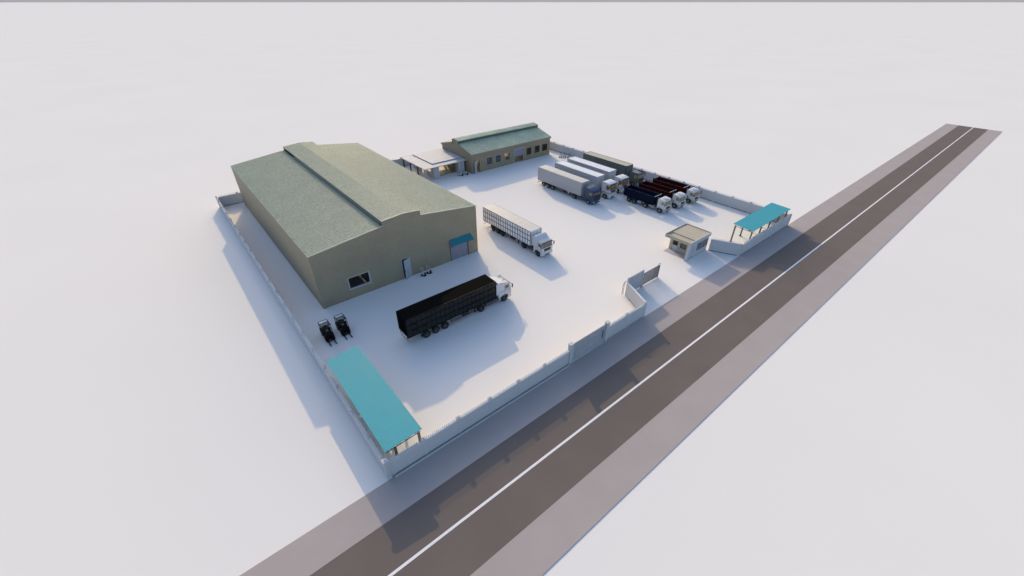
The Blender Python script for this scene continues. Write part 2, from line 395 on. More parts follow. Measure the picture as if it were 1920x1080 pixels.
# ------------------------------------------------------------------ second hall (long, low)
OX0, OX1, OY0, OY1, OE = 55.45, 80.65, 82.55, 95.4, 4.62
OMF, OMB, OPK = 87.65, 90.4, 89.2
t = thing('long_hall', 'low tan building with bluish green ribbed roof at the back of the yard', 'building', (OX0,OY0,0))
gp = [(OY0,OE),(OMF,5.98),(OMF,6.6),(OPK,6.9),(OMB,6.55),(OMB,5.85),(OY1,OE)]
wins = [(59.85,61.5),(62.5,64.1),(65.3,66.9),(72.5,74.1),(75.35,76.95),(77.95,79.7)]
ho = [(a, b, 1.3, 3.0) for a, b in wins]+[(56.85,57.85,0,2.85),(68.4,71.4,0,3.4)]
w = MB(); wall_grid(w, OX0, OX1, [(OX0,OE-.05),(OX1,OE-.05)], ho, OY0, OY0+.22, 'y'); w.build('front_wall', 'clado', t)
w = MB(); wall_grid(w, OX0, OX1, [(OX0,OE-.05),(OX1,OE-.05)], [(a, b, 1.3, 3.0) for a, b in wins]+[(68.4,71.4,0,3.0)], OY1-.22, OY1, 'y'); w.build('rear_wall', 'clado', t)
for x in (OX0, OX1-.22):
    w = MB(); wall_grid(w, OY0+.22, OY1-.22, gp, [], x, x+.22, 'x'); w.build('gable_wall', 'clado', t)
MB().box(OX0+.22, OX1-.22, OY0+.22, OY1-.22, 0, .04).build('hall_floor', 'floor', t)
E_ = .12
def oslope(mb, ya, za, yb, zb, pitch=.62, amp=.12):
    mb.sheet((OX0-E_, ya, za), (OX1-OX0+2*E_, 0, 0), (0, yb-ya, zb-za), pitch, amp)
r = MB(); oslope(r, OY0-.25, OE-.04, OMF, 5.98); r.build('roof_slope', 'roofblue', t)
r = MB(); oslope(r, OY1+.25, OE-.04, OMB, 5.85); r.build('roof_slope', 'roofblue', t)
r = MB(); oslope(r, OMF-.06, 6.6, OPK, 6.9); oslope(r, OMB+.06, 6.55, OPK, 6.9); rm = r.build('roof_monitor', 'roofblue', t)
r = MB(); r.box(OX0-E_, OX1+E_, OMF, OMF+.06, 5.9, 6.6); r.box(OX0-E_, OX1+E_, OMB-.06, OMB, 5.8, 6.55); r.build('monitor_side', 'louvre', rm)
c = MB()
for x in (OX0-E_, OX1+E_):
    for (ya, za), (yb, zb) in (((OY0-.25,OE-.2),(OMF,5.82)),((OMB,5.7),(OY1+.25,OE-.2)),((OMF-.06,6.42),(OPK,6.72)),((OPK,6.72),(OMB+.06,6.38))):
        c.bar((x, ya, za), (x, yb, zb), .06, .4)
c.box(OX0-E_, OX1+E_, OY0-.27, OY0-.2, OE-.4, OE-.03)
c.build('fascia', 'clado', t)
for k, (a, b) in enumerate(wins):
    for y, s in ((OY0, -1),):
        f = MB(); 
        for q in ((a-.1,a,1.2,3.1),(b,b+.1,1.2,3.1),(a,b,1.2,1.3),(a,b,3.0,3.1)): f.box(q[0], q[1], y-.05, y+.1, q[2], q[3])
        f = f.build('window', 'clado' if k > 2 else 'guard', t)
        MB().box(a, b, y+.075, y+.085, 1.3, 3.0).build('pane', 'pane2' if k < 2 else 'pane', f)
        if k < 2: MB().box(a+.02, b-.02, y+.12, y+.14, 1.3, 2.98).build('blind', 'blind', f)
f = MB(); f.box(68.4, 71.4, OY0+.1, OY0+.14, 1.55, 3.4); f.build('roller_shutter', 'shutter', t)
f = MB(); f.box(68.25, 71.5, OY0-.22, OY0-.01, 3.4, 3.62, bev=.03); f.box(68.28, 68.4, OY0-.04, OY0+.1, 0, 3.4); f.box(71.4, 71.52, OY0-.04, OY0+.1, 0, 3.4); f.build('shutter_housing', 'door', t)
f = MB(); f.box(56.75, 56.85, OY0-.04, OY0+.1, 0, 2.95); f.box(57.85, 57.95, OY0-.04, OY0+.1, 0, 2.95); f.box(56.85, 57.85, OY0-.04, OY0+.1, 2.85, 2.95)
f = f.build('door_frame', 'guard', t)
T = Matrix.Translation((56.83, OY0-.06, 0)) @ Matrix.Rotation(R(206), 4, 'Z')
MB().box(0, 1.0, -.03, .03, .03, 2.8, T=T).build('door_leaf', 'door', f)
MB().box(.85, .92, .03, .09, 1.1, 1.4, T=T).build('handle', 'dark', f)

# ------------------------------------------------------------------ canopy annex left of the long hall
CX0, CX1, CY0, CY1 = 44.0, 55.3, 84.3, 95.6
t = thing('canopy_annex', 'flat roofed annex with open front and dark side columns, against the long hall', 'annex', (CX0,CY0,0))
MB().box(CX0, CX1, CY0, CY1, 2.88, 3.05, bev=.01).build('roof_slab', 'slab', t)
MB().box(47.1, CX1, 86.3, CY1-.0, 3.055, 3.25, bev=.02).build('raised_slab', 'slab', t)
for y in (95.2, 91.8, 88.3, 84.65):
    MB().box(44.2, 44.5, y-.13, y+.13, 0, 2.88).build('column', 'col' if y > 85 else 'door', t)
a = MB(); wall_grid(a, 46.9, 55.2, [(46.9,2.87),(55.2,2.87)], [(48.0,53.1,0,2.6)], 86.0, 86.2, 'y'); a.build('front_wall', 'inner', t)
a = MB(); wall_grid(a, 46.9, 55.2, [(46.9,2.87),(55.2,2.87)], [(48.0,54.6,0,2.6)], 95.2, 95.4, 'y'); a.build('rear_wall', 'inner', t)
a = MB(); wall_grid(a, 86.2, 95.2, [(86.2,2.87),(95.2,2.87)], [(87.0,89.4,1.1,2.4),(90.5,91.5,0,2.4)], 46.9, 47.1, 'x'); a.build('side_wall', 'guardw', t)
MB().box(47.1, 55.1, 86.25, 95.15, 0, .03).build('floor', 'floor', t)
for x0, x1 in ((46.55,47.75),(53.2,54.6)):
    a = MB(); a.box(x0, x1, 84.9, 85.9, .0, 2.86, bev=.02); a.box(x0+.12, x1-.12, 84.86, 84.9, .3, 2.5); a.build('pier', 'door', t)
    MB().box(x1+.02, x1+.3, 84.95, 85.2, 0, 2.87).build('post', 'frame', t)

# ------------------------------------------------------------------ guard hut
t = thing('guard_hut', 'small beige guard hut with flat tray roof by the gateway', 'hut', (58.0,27.4,0))
GY0, GY1, GX0, GX1 = 27.45, 31.85, 58.15, 64.15
r = MB(); r.box(GX0+.0, GX1, GY0, GY1, 2.62, 2.9)
r.build('roof_slab', 'guard', t)
r = MB(); r.box(59.75, GX1-.14, GY0+.16, GY1-.14, 2.9, 3.02); r.build('roof_deck', 'guard', t)
r = MB(); r.box(GX0-.03, GX1+.03, GY0-.05, GY0+.13, 2.6, 3.14); r.build('front_fascia', 'guardw', t)
r = MB(); r.box(GX0-.03, GX0+.06, GY0+.13, GY1, 2.6, 3.1); r.box(GX0-.03, GX1, GY1, GY1+.09, 2.6, 3.12); r.box(GX1-.06, GX1+.03, GY0+.13, GY1, 2.6, 3.12); r.build('parapet', 'guard', t)
f = MB(); f.prism([(57.87,0),(58.55,0),(58.5,2.59),(58.12,2.59)], GY0-.05, GY0+.35, 'xz'); f.build('fin_wall', 'guardw', t)
w = MB(); wall_grid(w, GX0+1.55, GX1-.1, [(GX0,2.61),(GX1,2.61)], [(60.6,63.75,.95,2.3)], GY0+.1, GY0+.28, 'y')
w.box(59.05, 59.7, GY0+.2, GY0+.3, 0, 2.61)
w.build('front_wall', 'guardw', t)
w = MB(); wall_grid(w, GY0+.28, GY1-.1, [(GY0,2.61),(GY1,2.61)], [(28.75,29.85,.85,1.95),(30.3,31.2,0,1.95)], 59.7, 59.88, 'x'); w.build('porch_wall', 'guard', t)
w = MB(); w.box(59.88, GX1-.1, GY1-.28, GY1-.1, 0, 2.61); w.build('rear_wall', 'guard', t)
w = MB(); wall_grid(w, GY0+.28, GY1-.28, [(GY0,2.61),(GY1,2.61)], [(28.9,30.9,.9,2.1)], GX1-.28, GX1-.1, 'x'); w.build('side_wall', 'guard', t)
f = MB()
for q in ((60.52,60.6,.87,2.38),(63.75,63.83,.87,2.38),(60.6,63.75,.87,.95),(60.6,63.75,2.3,2.38)): f.box(q[0], q[1], GY0+.05, GY0+.2, q[2], q[3])
f.box(62.15, 62.2, GY0+.1, GY0+.16, .95, 2.3)
f = f.build('window', 'frame', t)
MB().box(60.6, 63.75, GY0+.165, GY0+.175, .95, 2.3).build('pane', 'pane2', f)
b = MB()
for i in range(12): x = 60.72+i*.265; b.box(x-.015, x+.015, GY0+.11, GY0+.14, .95, 2.3)
b.build('window_bars', 'frame', f)
f = MB()
for q in ((28.68,28.75,.78,2.02),(29.85,29.92,.78,2.02),(28.75,29.85,.78,.85),(28.75,29.85,1.95,2.02)): f.box(59.66, 59.75, q[0], q[1], q[2], q[3])
f = f.build('window', 'guard', t); MB().box(59.76, 59.77, 28.75, 29.85, .85, 1.95).build('pane', 'pane2', f)
MB().box(59.82, 59.84, 28.77, 29.83, .85, 1.95).build('blind', 'guardw', f)
f = MB()
for q in ((30.22,30.3,0,2.03),(31.2,31.28,0,2.03),(30.3,31.2,1.95,2.03)): f.box(59.66, 59.75, q[0], q[1], q[2], q[3])
f = f.build('door_frame', 'guard', t); MB().box(59.72, 59.76, 30.3, 31.2, .02, .95).build('half_door', 'guardw', f)
MB().box(58.3, 64.0, 27.5, 31.75, 0, .04).build('floor', 'slab', t)

# ------------------------------------------------------------------ teal shelters
def shelter(label, x0, x1, y0, y1, za, zb, along, posts_n):
    """along='y': long side runs in y and the roof rises from x0 (za) to x1 (zb)"""
    t = thing('vehicle_shelter', label, 'shelter', (x0,y0,0), group='teal roofed shelters')
    r = MB()
    if along == 'y': r.sheet((x0,y0,za), (0,y1-y0,0), (x1-x0,0,zb-za), .22, .009)
    else: r.sheet((x0,y0,za), (x1-x0,0,0), (0,y1-y0,zb-za), .22, .009)
    r.build('roof_sheet', 'teal', t)
    n = posts_n; b = .3
    for i in range(n):
        tr = MB()
        if along == 'y':
            c = y0+.2+(y1-y0-.4)*i/(n-1); A, B = (x0+.95, c), (x1-b, c); f = lambda s: (x0+b+(x1-x0-2*b)*s, c); ex = lambda s: (x0+(x1-x0)*s, c)
        else:
            c = x0+.45+(x1-x0-.9)*i/(n-1); A, B = (c, y0+b), (c, y1-b); f = lambda s: (c, y0+b+(y1-y0-2*b)*s); ex = lambda s: (c, y0+(y1-y0)*s)
        zz = lambda s: za+(zb-za)*s-.06
        tr.bar((*ex(0), zz(0)), (*ex(1), zz(1)), .05); tr.bar((*ex(.03), zz(0)-.38), (*ex(.97), zz(1)-.38), .05)
        k = 8
        for j in range(k):
            s0, s1 = j/k, (j+1)/k
            tr.bar((*ex(s0), zz(s0)-(.38 if j % 2 else 0)), (*ex(s1), zz(s1)-(0 if j % 2 else .38)), .035)
        tr.build('truss', 'steel', t)
        for s, (px, py) in ((0, A), (1, B)):
            p = MB(); p.box(px-.1, px+.1, py-.1, py+.1, 0, (za if s == 0 else zb)-.42, bev=.01); p.box(px-.18, px+.18, py-.18, py+.18, 0, .03); p.build('post', 'steel', t)
    m = 5
    for j in range(m):
        pr = MB(); s = (j+.5)/m; z = za+(zb-za)*s-.055+.02
        if along == 'y': x = x0+(x1-x0)*s; pr.box(x-.03, x+.03, y0+.03, y1-.03, z-.03, z+.01)
        else: y = y0+(y1-y0)*s; pr.box(x0+.03, x1-.03, y-.03, y+.03, z-.03, z+.01)
        pr.build('purlin', 'steel', t)
    return t
shelter('long teal roofed shelter in the near corner of the yard', 5.6, 9.12, 23.55, 37.65, 2.82, 2.95, 'y', 5)
shelter('teal roofed shelter in the far right corner of the yard', 69.5, 83.7, 23.25, 26.65, 3.2, 3.35, 'x', 5)

# ------------------------------------------------------------------ vehicles
WR = .5
def wheel_mesh():
    ty = MB()
    prof = [(.30,-.15),(.44,-.155),(.485,-.13),(.5,-.09),(.5,.09),(.485,.13),(.44,.155),(.30,.15)]
    n = 28; rings = []
    for i in range(n):
        a = 2*math.pi*i/n; rings.append([ty.bm.verts.new((r*math.cos(a), y, r*math.sin(a))) for r, y in prof])
    for i in range(n):
        A, B = rings[i], rings[(i+1) % n]
        for j in range(len(prof)): ty.bm.faces.new((A[j], A[(j+1) % len(prof)], B[(j+1) % len(prof)], B[j]))
    bmesh.ops.recalc_face_normals(ty.bm, faces=ty.bm.faces)
    ri = MB()
    prof = [(0.0001,.06),(.09,.075),(.1,.03),(.2,.01),(.26,.05),(.29,.13),(.305,.135),(.3,-.13),(.0001,-.13)]
    n = 24; rings = []
    for i in range(n):
        a = 2*math.pi*i/n; rings.append([ri.bm.verts.new((r*math.cos(a), -y, r*math.sin(a))) for r, y in prof])
    for i in range(n):
        A, B = rings[i], rings[(i+1) % n]
        for j in range(len(prof)-1): ri.bm.faces.new((A[j], A[j+1], B[j+1], B[j]))
    for i in range(10):
        a = 2*math.pi*i/10; c = Vector((.155*math.cos(a), -.04, .155*math.sin(a))); ri.cyl(c, c+Vector((0,-.03,0)), .014, 6)
    bmesh.ops.remove_doubles(ri.bm, verts=ri.bm.verts, dist=.0005)
    bmesh.ops.recalc_face_normals(ri.bm, faces=ri.bm.faces)
    out = []
    for mb, nm in ((ty, 'tyre'), (ri, 'wheel')):
        me = bpy.data.meshes.new(nm); mb.bm.to_mesh(me); mb.bm.free()
        for p in me.polygons: p.use_smooth = len(p.vertices) == 4
        out.append(me)
    return out
TY, RI = wheel_mesh()
TY.materials.append(M['tyre']); RI2 = RI.copy(); RI.materials.append(M['rim']); RI2.materials.append(M['rimdark'])
def wheels(t, xs, half, r=.5, dark=False, wide=()):
    for i, x in enumerate(xs):
        for s in (-1, 1):
            w = bpy.data.objects.new('wheel', RI2 if dark else RI); COL.objects.link(w); w.parent = t
            sy = 1.75 if i in wide else 1.0
            w.location = (x, s*(half-.16*sy), r); w.scale = (r/.5, sy, r/.5)
            w.rotation_euler = (0, random.uniform(0, 1), 0 if s < 0 else math.pi)
            ty = bpy.data.objects.new('tyre', TY); COL.objects.link(ty); ty.parent = w

def cab(t, kind, W, paint, trim, screen, steer, chassis_z=.95):
    """front of the cab at x=0, x negative to the rear"""
    h = W/2
    if kind == 'boxy':
        L = 2.15
        pr = [(-.02,.95),(0,1.45),(-.06,1.95),(-.2,3.12),(-.32,3.28),(-1.0,3.42),(-2.0,3.46),(-L,3.35),(-L,.95)]
        ws = [(-.055,1.98),(-.192,3.06)]; sw = (-.95,-.28,2.02,2.95); gr = (1.5,1.85); band = 1.4
    elif kind == 'visor':
        L = 2.1
        pr = [(-.02,.95),(0,1.35),(-.06,1.85),(-.16,2.85),(-.3,2.92),(-1.9,3.02),(-L,3.0),(-L,.95)]
        ws = [(-.06,1.92),(-.15,2.7)]; sw = (-.95,-.25,1.95,2.68); gr = (1.0,1.75); band = 1.3
    elif kind == 'aero':
        L = 2.3
        pr = [(-.02,.95),(0,1.4),(-.1,2.0),(-.2,2.62),(-.24,2.85),(-.55,3.02),(-1.25,3.28),(-2.1,3.42),(-L,3.35),(-L,.95)]
        ws = [(-.102,2.03),(-.196,2.58)]; sw = (-1.05,-.32,2.02,2.55); gr = (1.0,1.8); band = 0
    elif kind == 'sloped':
        L = 2.05
        pr = [(-.02,.95),(0,1.4),(-.06,1.72),(-.18,2.52),(-.28,2.62),(-.95,2.74),(-1.05,2.78),(-1.6,3.2),(-1.8,3.28),(-L,3.28),(-L,.95)]
        ws = [(-.062,1.74),(-.168,2.44)]; sw = (-.92,-.25,1.86,2.4); gr = (1.12,1.55); band = 0
    elif kind == 'high':
        L = 2.15
        pr = [(-.02,.95),(0,1.4),(-.06,1.78),(-.2,2.52),(-.3,2.66),(-1.0,3.0),(-1.25,3.05),(-1.7,3.22),(-L,3.22),(-L,.95)]
        ws = [(-.064,1.8),(-.19,2.46)]; sw = (-1.12,-.42,1.98,2.52); gr = (1.1,1.6); band = 1.78
    else:   # day cab of the tippers
        L = 1.75
        pr = [(-.02,.95),(.0,1.3),(-.07,1.58),(-.26,2.48),(-.4,2.66),(-1.0,2.74),(-1.6,2.76),(-L,2.68),(-L,.95)]
        ws = [(-.075,1.62),(-.25,2.42)]; sw = (-1.0,-.3,1.7,2.36); gr = (1.0,1.4); band = 0
    c = MB(); c.prism(pr, -h+.03, h-.03, 'xz', bev=.045)
    cb = c.build('cab', paint, t, False)
    # windscreen following the front face
    (xa, za), (xb, zb) = ws
    MB().prism([(xa+.012,za),(xb+.012,zb),(xb-.02,zb),(xa-.02,za)], -h+.16, h-.16, 'xz').build('windscreen', screen, cb, False)
    MB().prism([(xa+.016,za-.05),(xa+.03,za+.0),(xa-.02,za+.0),(xa-.02,za-.05)], -h+.14, h-.14, 'xz').build('wiper_tray', 'dark', cb, False)
    for s in (-1, 1):
        y = s*(h-.03)
        MB().box(sw[0], sw[1], min(y, y+s*.008), max(y, y+s*.008), sw[2], sw[3], bev=.003).build('side_window', screen, cb, False)
        # door outline and handle
        d = MB(); yy = (min(y, y+s*.005), max(y, y+s*.005))
        for a, b, c0, c1 in ((-1.12,-1.1,1.0,sw[3]+.1),(-.2,-.18,1.0,sw[2])): d.box(a, b, *yy, c0, c1)
        d.box(-1.1, -1.0, min(y, y+s*.04), max(y, y+s*.04), sw[2]-.2, sw[2]-.15)
        d.build('door_seam', 'dark', cb, False)
        # mirrors
        mz = sw[3]-.1; m_ = MB()
        m_.bar((-.12, s*(h-.05), mz+.1), (.02, s*(h+.2), mz+.08), .035); m_.bar((-.12, s*(h-.05), mz-.5), (.02, s*(h+.2), mz-.45), .03)
        m_.box(-.03, .06, min(s*(h+.1), s*(h+.28)), max(s*(h+.1), s*(h+.28)), mz-.48, mz+.1, bev=.02)
        m_.build('mirror', 'dark', cb, False)
        # arch and steps
        a = MB(); n = 10; r0, r1 = .56, .66
        ys = sorted((s*(h-.42), s*(h-.01)))
        for i in range(n):
            a0, a1 = math.pi*i/n*1.0, math.pi*(i+1)/n*1.0
            a.prism([(steer+r0*math.cos(a0), .5+r0*math.sin(a0)), (steer+r1*math.cos(a0), .5+r1*math.sin(a0)), (steer+r1*math.cos(a1), .5+r1*math.sin(a1)), (steer+r0*math.cos(a1), .5+r0*math.sin(a1))], *ys, 'xz')
        a.build('wheel_arch', 'chassis', t, False)
        f = MB(); xs = (steer-.62, -L+.02)
        if xs[0]-xs[1] > .1: f.box(xs[1], xs[0], min(s*(h-.4), s*(h-.03)), max(s*(h-.4), s*(h-.03)), .45, .96, bev=.02)
        f.box(steer+.6, -.12, min(s*(h-.35), s*(h-.025)), max(s*(h-.35), s*(h-.025)), .42, .96, bev=.02)
        f.build('step', trim, t, False)
        e = MB(); yv = s*(h-.36); e.box(-.02, .03, yv-.17, yv+.17, .62, .82, bev=.02); e.build('headlight', 'lampg', t, False)
    g_ = MB(); g_.box(-.12, .012, -h+.5, h-.5, gr[0], gr[1], bev=.01)
    for k in range(4):
        z = gr[0]+(gr[1]-gr[0])*(k+.5)/4; g_.box(.012, .03, -h+.55, h-.55, z-.018, z+.018)
    g_.build('grille', 'dark', cb, False)
    b = MB(); b.box(-.35, .0, -h+.02, h-.02, .36, .96, bev=.05); b.box(-.1, .014, -h+.6, h-.6, .66, .9); b.build('bumper', trim, t, False)
    MB().box(-.05, .018, -h+.75, h-.75, .42, .58).build('lower_grille', 'dark', t, False)
    if band:
        MB().prism([(-L-.005,band-.05),(.012,band-.05),(.012,band+.03),(-L-.005,band+.03)], -h+.022, h-.022, 'xz').build('waist_band', 'dark', cb, False) if kind != 'high' else MB().box(-L, -.1, -h+.02, h-.02, band-.04, band).build('waist_band', 'dark', cb, False)
    if kind in ('boxy', 'aero'):
        v = MB(); zt = ws[1][1]; v.prism([(xb+.02,zt+.02),(xb+.14,zt-.06),(xb+.16,zt-.03),(xb+.02,zt+.12)], -h+.1, h-.1, 'xz'); v.build('sun_visor', 'dark' if kind == 'boxy' else paint, cb, False)
    if kind == 'visor':
        v = MB(); v.prism([(-.1,2.78),(.12,2.74),(.14,2.98),(-.1,3.14)], -h, h, 'xz', bev=.02)
        v.box(-1.9, -.1, -h+.02, -h+.12, 2.95, 3.16); v.box(-1.9, -.1, h-.12, h-.02, 2.95, 3.16); v.build('roof_rim', 'plum', cb, False)
    if kind in ('sloped', 'high'):
        v = MB(); v.prism([(xb-.02,zb+.08),(xb+.16,zb-.02),(xb+.18,zb+.02),(xb-.02,zb+.16)], -h+.08, h-.08, 'xz'); v.build('sun_visor', 'screend' if kind == 'sloped' else 'dark', cb, False)
        if kind == 'high':
            for s in (-1, 1):
                v = MB(); v.cyl((-1.0, s*.5, 3.05), (-.7, s*.5, 3.02), .05, 10); v.cyl((-.7, s*.5, 3.02), (-.66, s*.5, 3.02), .09, 10)
                v.build('horn', 'chrome', cb, False)
    if kind == 'day':
        v = MB(); v.box(-1.35, -.55, -.45, .45, 2.74, 2.82, bev=.03); v.build('roof_hatch', 'whitepaint', cb, False)
        MB().box(-1.2, -.85, -.25, .25, 2.822, 2.85, bev=.01).build('roof_vent', 'greypaint', cb, False)
        MB().box(-1.98, -1.8, -h+.05, -h+.3, 1.0, 2.9, bev=.03).build('air_intake', 'dark', t, False); MB().box(-1.98, -1.8, h-.4, h-.1, 1.0, 2.5, bev=.03).build('exhaust', 'dark', t, False)
    return cb, L

def tractor_frame(t, W, drive, end, cabL, dark=False):
    h = W/2; c = MB()
    for s in (-1, 1): c.box(end, -.4, s*.42-.05, s*.42+.05, .62, .88)
    for x in (-.9, -2.4, drive+.7, drive-.5): c.box(x-.06, x+.06, -.4, .4, .64, .84)
    c.cyl((drive, -h+.3, .5), (drive, h-.3, .5), .09, 10); c.cyl((drive-.2, 0, .5), (drive+.2, 0, .5), .2, 12)
    c.build('chassis', 'chassis', t, False)
    for s in (-1, 1):
        f = MB(); x0, x1 = drive+.75, -cabL-.1
        if x1-x0 > .5:
            f.cyl((x0, s*(h-.34), .66), (x1, s*(h-.34), .66), .28, 18); f.build('fuel_tank', 'chrome' if s > 0 else 'rimdark', t, False)
        g_ = MB(); n = 9; ys = sorted((s*(h-.62), s*(h-.02)))
        for i in range(n):
            a0, a1 = math.pi*(.08+.84*i/n), math.pi*(.08+.84*(i+1)/n)
            g_.prism([(drive+.55*math.cos(a0), .5+.55*math.sin(a0)), (drive+.58*math.cos(a0), .5+.58*math.sin(a0)), (drive+.58*math.cos(a1), .5+.58*math.sin(a1)), (drive+.55*math.cos(a1), .5+.55*math.sin(a1))], *ys, 'xz')
        g_.build('mudguard', 'dark', t, False)

def trailer(t, W, xf, xr, ztop, zbot, axles, style):
    """xf front x, xr rear x (xr < xf)"""
    h = W/2; L = xf-xr
    if style in ('cont', 'olive'):
        b = MB(); p = .28; n = int(L/p); p = L/n
        for s in (-1, 1):
            pts = []
            for i in range(n):
                for f, d in ((0,0),(.2,0),(.4,.09),(.75,.09),(.95,0)): pts.append((xr+(i+f)*p, s*(h-.02-d)))
            pts.append((xf, s*(h-.02)))
            lo = [b.bm.verts.new((x, y, zbot+.12)) for x, y in pts]; hi = [b.bm.verts.new((x, y, ztop-.1)) for x, y in pts]
            for i in range(len(pts)-1): b.bm.faces.new((lo[i], lo[i+1], hi[i+1], hi[i]))
        m_ = int(W/p); q = (W-.04)/m_
        pts = []
        for i in range(m_):
            for f, d in ((0,0),(.25,0),(.4,.05),(.75,.05),(.9,0)): pts.append((xf-.02-d, -h+.02+(i+f)*q))
        pts.append((xf-.02, h-.02))
        lo = [b.bm.verts.new((x, y, zbot+.12)) for x, y in pts]; hi = [b.bm.verts.new((x, y, ztop-.1)) for x, y in pts]
        for i in range(len(pts)-1): b.bm.faces.new((lo[i], lo[i+1], hi[i+1], hi[i]))
        body = b.build('container', 'cont' if style == 'cont' else 'contg', t, False)
        f = MB()
        for s in (-1, 1):
            f.box(xr, xf, min(s*h, s*(h-.08)), max(s*h, s*(h-.08)), ztop-.1, ztop); f.box(xr, xf, min(s*h, s*(h-.08)), max(s*h, s*(h-.08)), zbot, zbot+.13)
            for x in (xr, xf-.1): f.box(x+.001, x+.099, min(s*h, s*(h-.09)), max(s*h, s*(h-.09)), zbot+.13, ztop-.1)
        for x in (xr, xf-.08): f.box(x, x+.08, -h+.08, h-.08, ztop-.1, ztop-.001); f.box(x, x+.08, -h+.08, h-.08, zbot, zbot+.13)
        f.build('corner_frame', 'cont' if style == 'cont' else 'dark', body, False)
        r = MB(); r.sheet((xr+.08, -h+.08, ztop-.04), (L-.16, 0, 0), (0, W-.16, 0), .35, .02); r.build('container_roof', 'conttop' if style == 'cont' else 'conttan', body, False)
        d = MB()
        for s in (-1, 1):
            d.box(xr+.02, xr+.06, min(.02*s, s*(h-.1)), max(.02*s, s*(h-.1)), zbot+.14, ztop-.11)
            for y in (.35, .85): d.cyl((xr-.01, s*y, zbot+.1), (xr-.01, s*y, ztop-.1), .02, 8)
        d.build('rear_door', 'cont' if style == 'cont' else 'contg', body, False)
    elif style == 'silver':
        b = MB(); b.box(xr, xf, -h+.015, h-.015, zbot, ztop-.05, bev=.02); body = b.build('cargo_box', 'silver', t, False)
        MB().box(xr+.03, xf-.03, -h+.05, h-.05, ztop-.052, ztop, bev=.015).build('box_roof', 'silvertop', body, False)
        f = MB()
        for s in (-1, 1):
            f.box(xr, xf, min(s*h, s*(h-.06)), max(s*h, s*(h-.06)), ztop-.09, ztop-.02); f.box(xr, xf, min(s*h, s*(h-.06)), max(s*h, s*(h-.06)), zbot-.05, zbot+.03)
            x = xr+.02
            while x < xf: f.box(x-.01, x+.01, min(s*(h-.01), s*(h-.02)), max(s*(h-.01), s*(h-.02)), zbot, ztop-.09); x += 1.29
        f.box(xf-.02, xf+.02, -h+.03, h-.03, ztop-.1, ztop-.02)
        f.build('edge_rail', 'greypaint', body, False)
        r = MB(); r.box(xf+.0, xf+.1, -.8, .8, ztop-1.1, ztop-.35, bev=.02); r.build('cooling_unit', 'greypaint', body, False)
    else:
        blk = style == 'black'
        b = MB(); b.box(xr+.03, xf-.03, -h+.05, h-.05, zbot, ztop-.03, bev=.015); body = b.build('stock_box', 'black' if blk else 'livep', t, False)
        MB().box(xr+.0, xf, -h, h, ztop-.03, ztop+.0, bev=.01).build('box_roof', 'black' if blk else 'silvertop', body, False)
        ncol = 20
        for s in (-1, 1):
            fr = MB(); pn = MB()
            y0, y1 = sorted((s*(h-.05), s*h)); pc = L/ncol
            for i in range(ncol+1):
                x = min(max(xr+i*pc, xr+.03), xf-.03); fr.box(x-.045, x+.045, y0, y1, zbot, ztop-.03)
            rows = [zbot, zbot+(ztop-zbot)*.34, zbot+(ztop-zbot)*.67, ztop-.07]
            y2, y3 = sorted((s*(h-.045), s*(h-.006)))
            for z in rows: fr.box(xr+.01, xf-.01, y2, y3, z-.02, z+.08)
            y4, y5 = sorted((s*(h-.048), s*(h-.03)))
            for i in range(ncol):
                for k in range(3):
                    za, zb_ = rows[k]+.08, rows[k+1]-.03
                    if blk: za += .04; zb_ -= random.choice((0, 0, .06, .12))
                    xa = xr+i*pc+.05; xb = xa+pc-.1
                    pn.box(xa, xb, y4, y5, za, zb_)
                    for m in range(1, 3):
                        xx = xa+(xb-xa)*m/3; pn.box(xx-.008, xx+.008, min(y5*1, y5+s*.006) if s > 0 else y4+s*.006, max(y5, y5+s*.006) if s > 0 else y4, za, zb_)
            pn.build('side_panel', 'blackp' if blk else 'livep', body, False)
            fr.build('side_bars', 'blackf' if blk else 'livef', body, False)
        e = MB()
        for y in (-h+.3, -.4, .3, h-.25): e.box(xf-.03, xf+.03, y-.03, y+.03, zbot, ztop-.1)
        e.build('headboard_rib', 'black' if blk else 'cont', body, False)
        d = MB()
        for s in (-1, 1):
            d.box(xr-.01, xr+.03, min(.02*s, s*(h-.08)), max(.02*s, s*(h-.08)), zbot+.05, ztop-.1)
            for y in (.3, .95): d.cyl((xr-.03, s*y, zbot), (xr-.03, s*y, ztop-.1), .02, 8)
        d.build('rear_door', 'black' if blk else 'silver', body, False)
    # running gear
    c = MB()
    for s in (-1, 1):
        c.box(xr+.15, xf-1.6, s*.45-.06, s*.45+.06, zbot-.32, zbot-.01); c.box(xf-1.7, xf-.5, s*.45-.05, s*.45+.05, zbot-.15, zbot-.01)
    x = xr+.4
    while x < xf-1.5: c.box(x-.04, x+.04, -h+.06, h-.06, zbot-.1, zbot-.005); x += .95
    for a in axles: c.cyl((a, -h+.3, .5), (a, h-.3, .5), .07, 10); c.box(a-.25, a+.25, -.6, .6, .42, zbot-.2)
    c.build('trailer_chassis', 'chassis', t, False)
    for s in (-1, 1):
        lg = MB(); x = xf-3.3; lg.box(x-.07, x+.07, s*.85-.07, s*.85+.07, .35, zbot-.05); lg.box(x-.16, x+.16, s*.85-.14, s*.85+.14, .3, .36)
        lg.bar((xf-3.3, 0, .8), (xf-3.3, s*.85, .8), .06)
        lg.build('landing_leg', 'chassis', t, False)
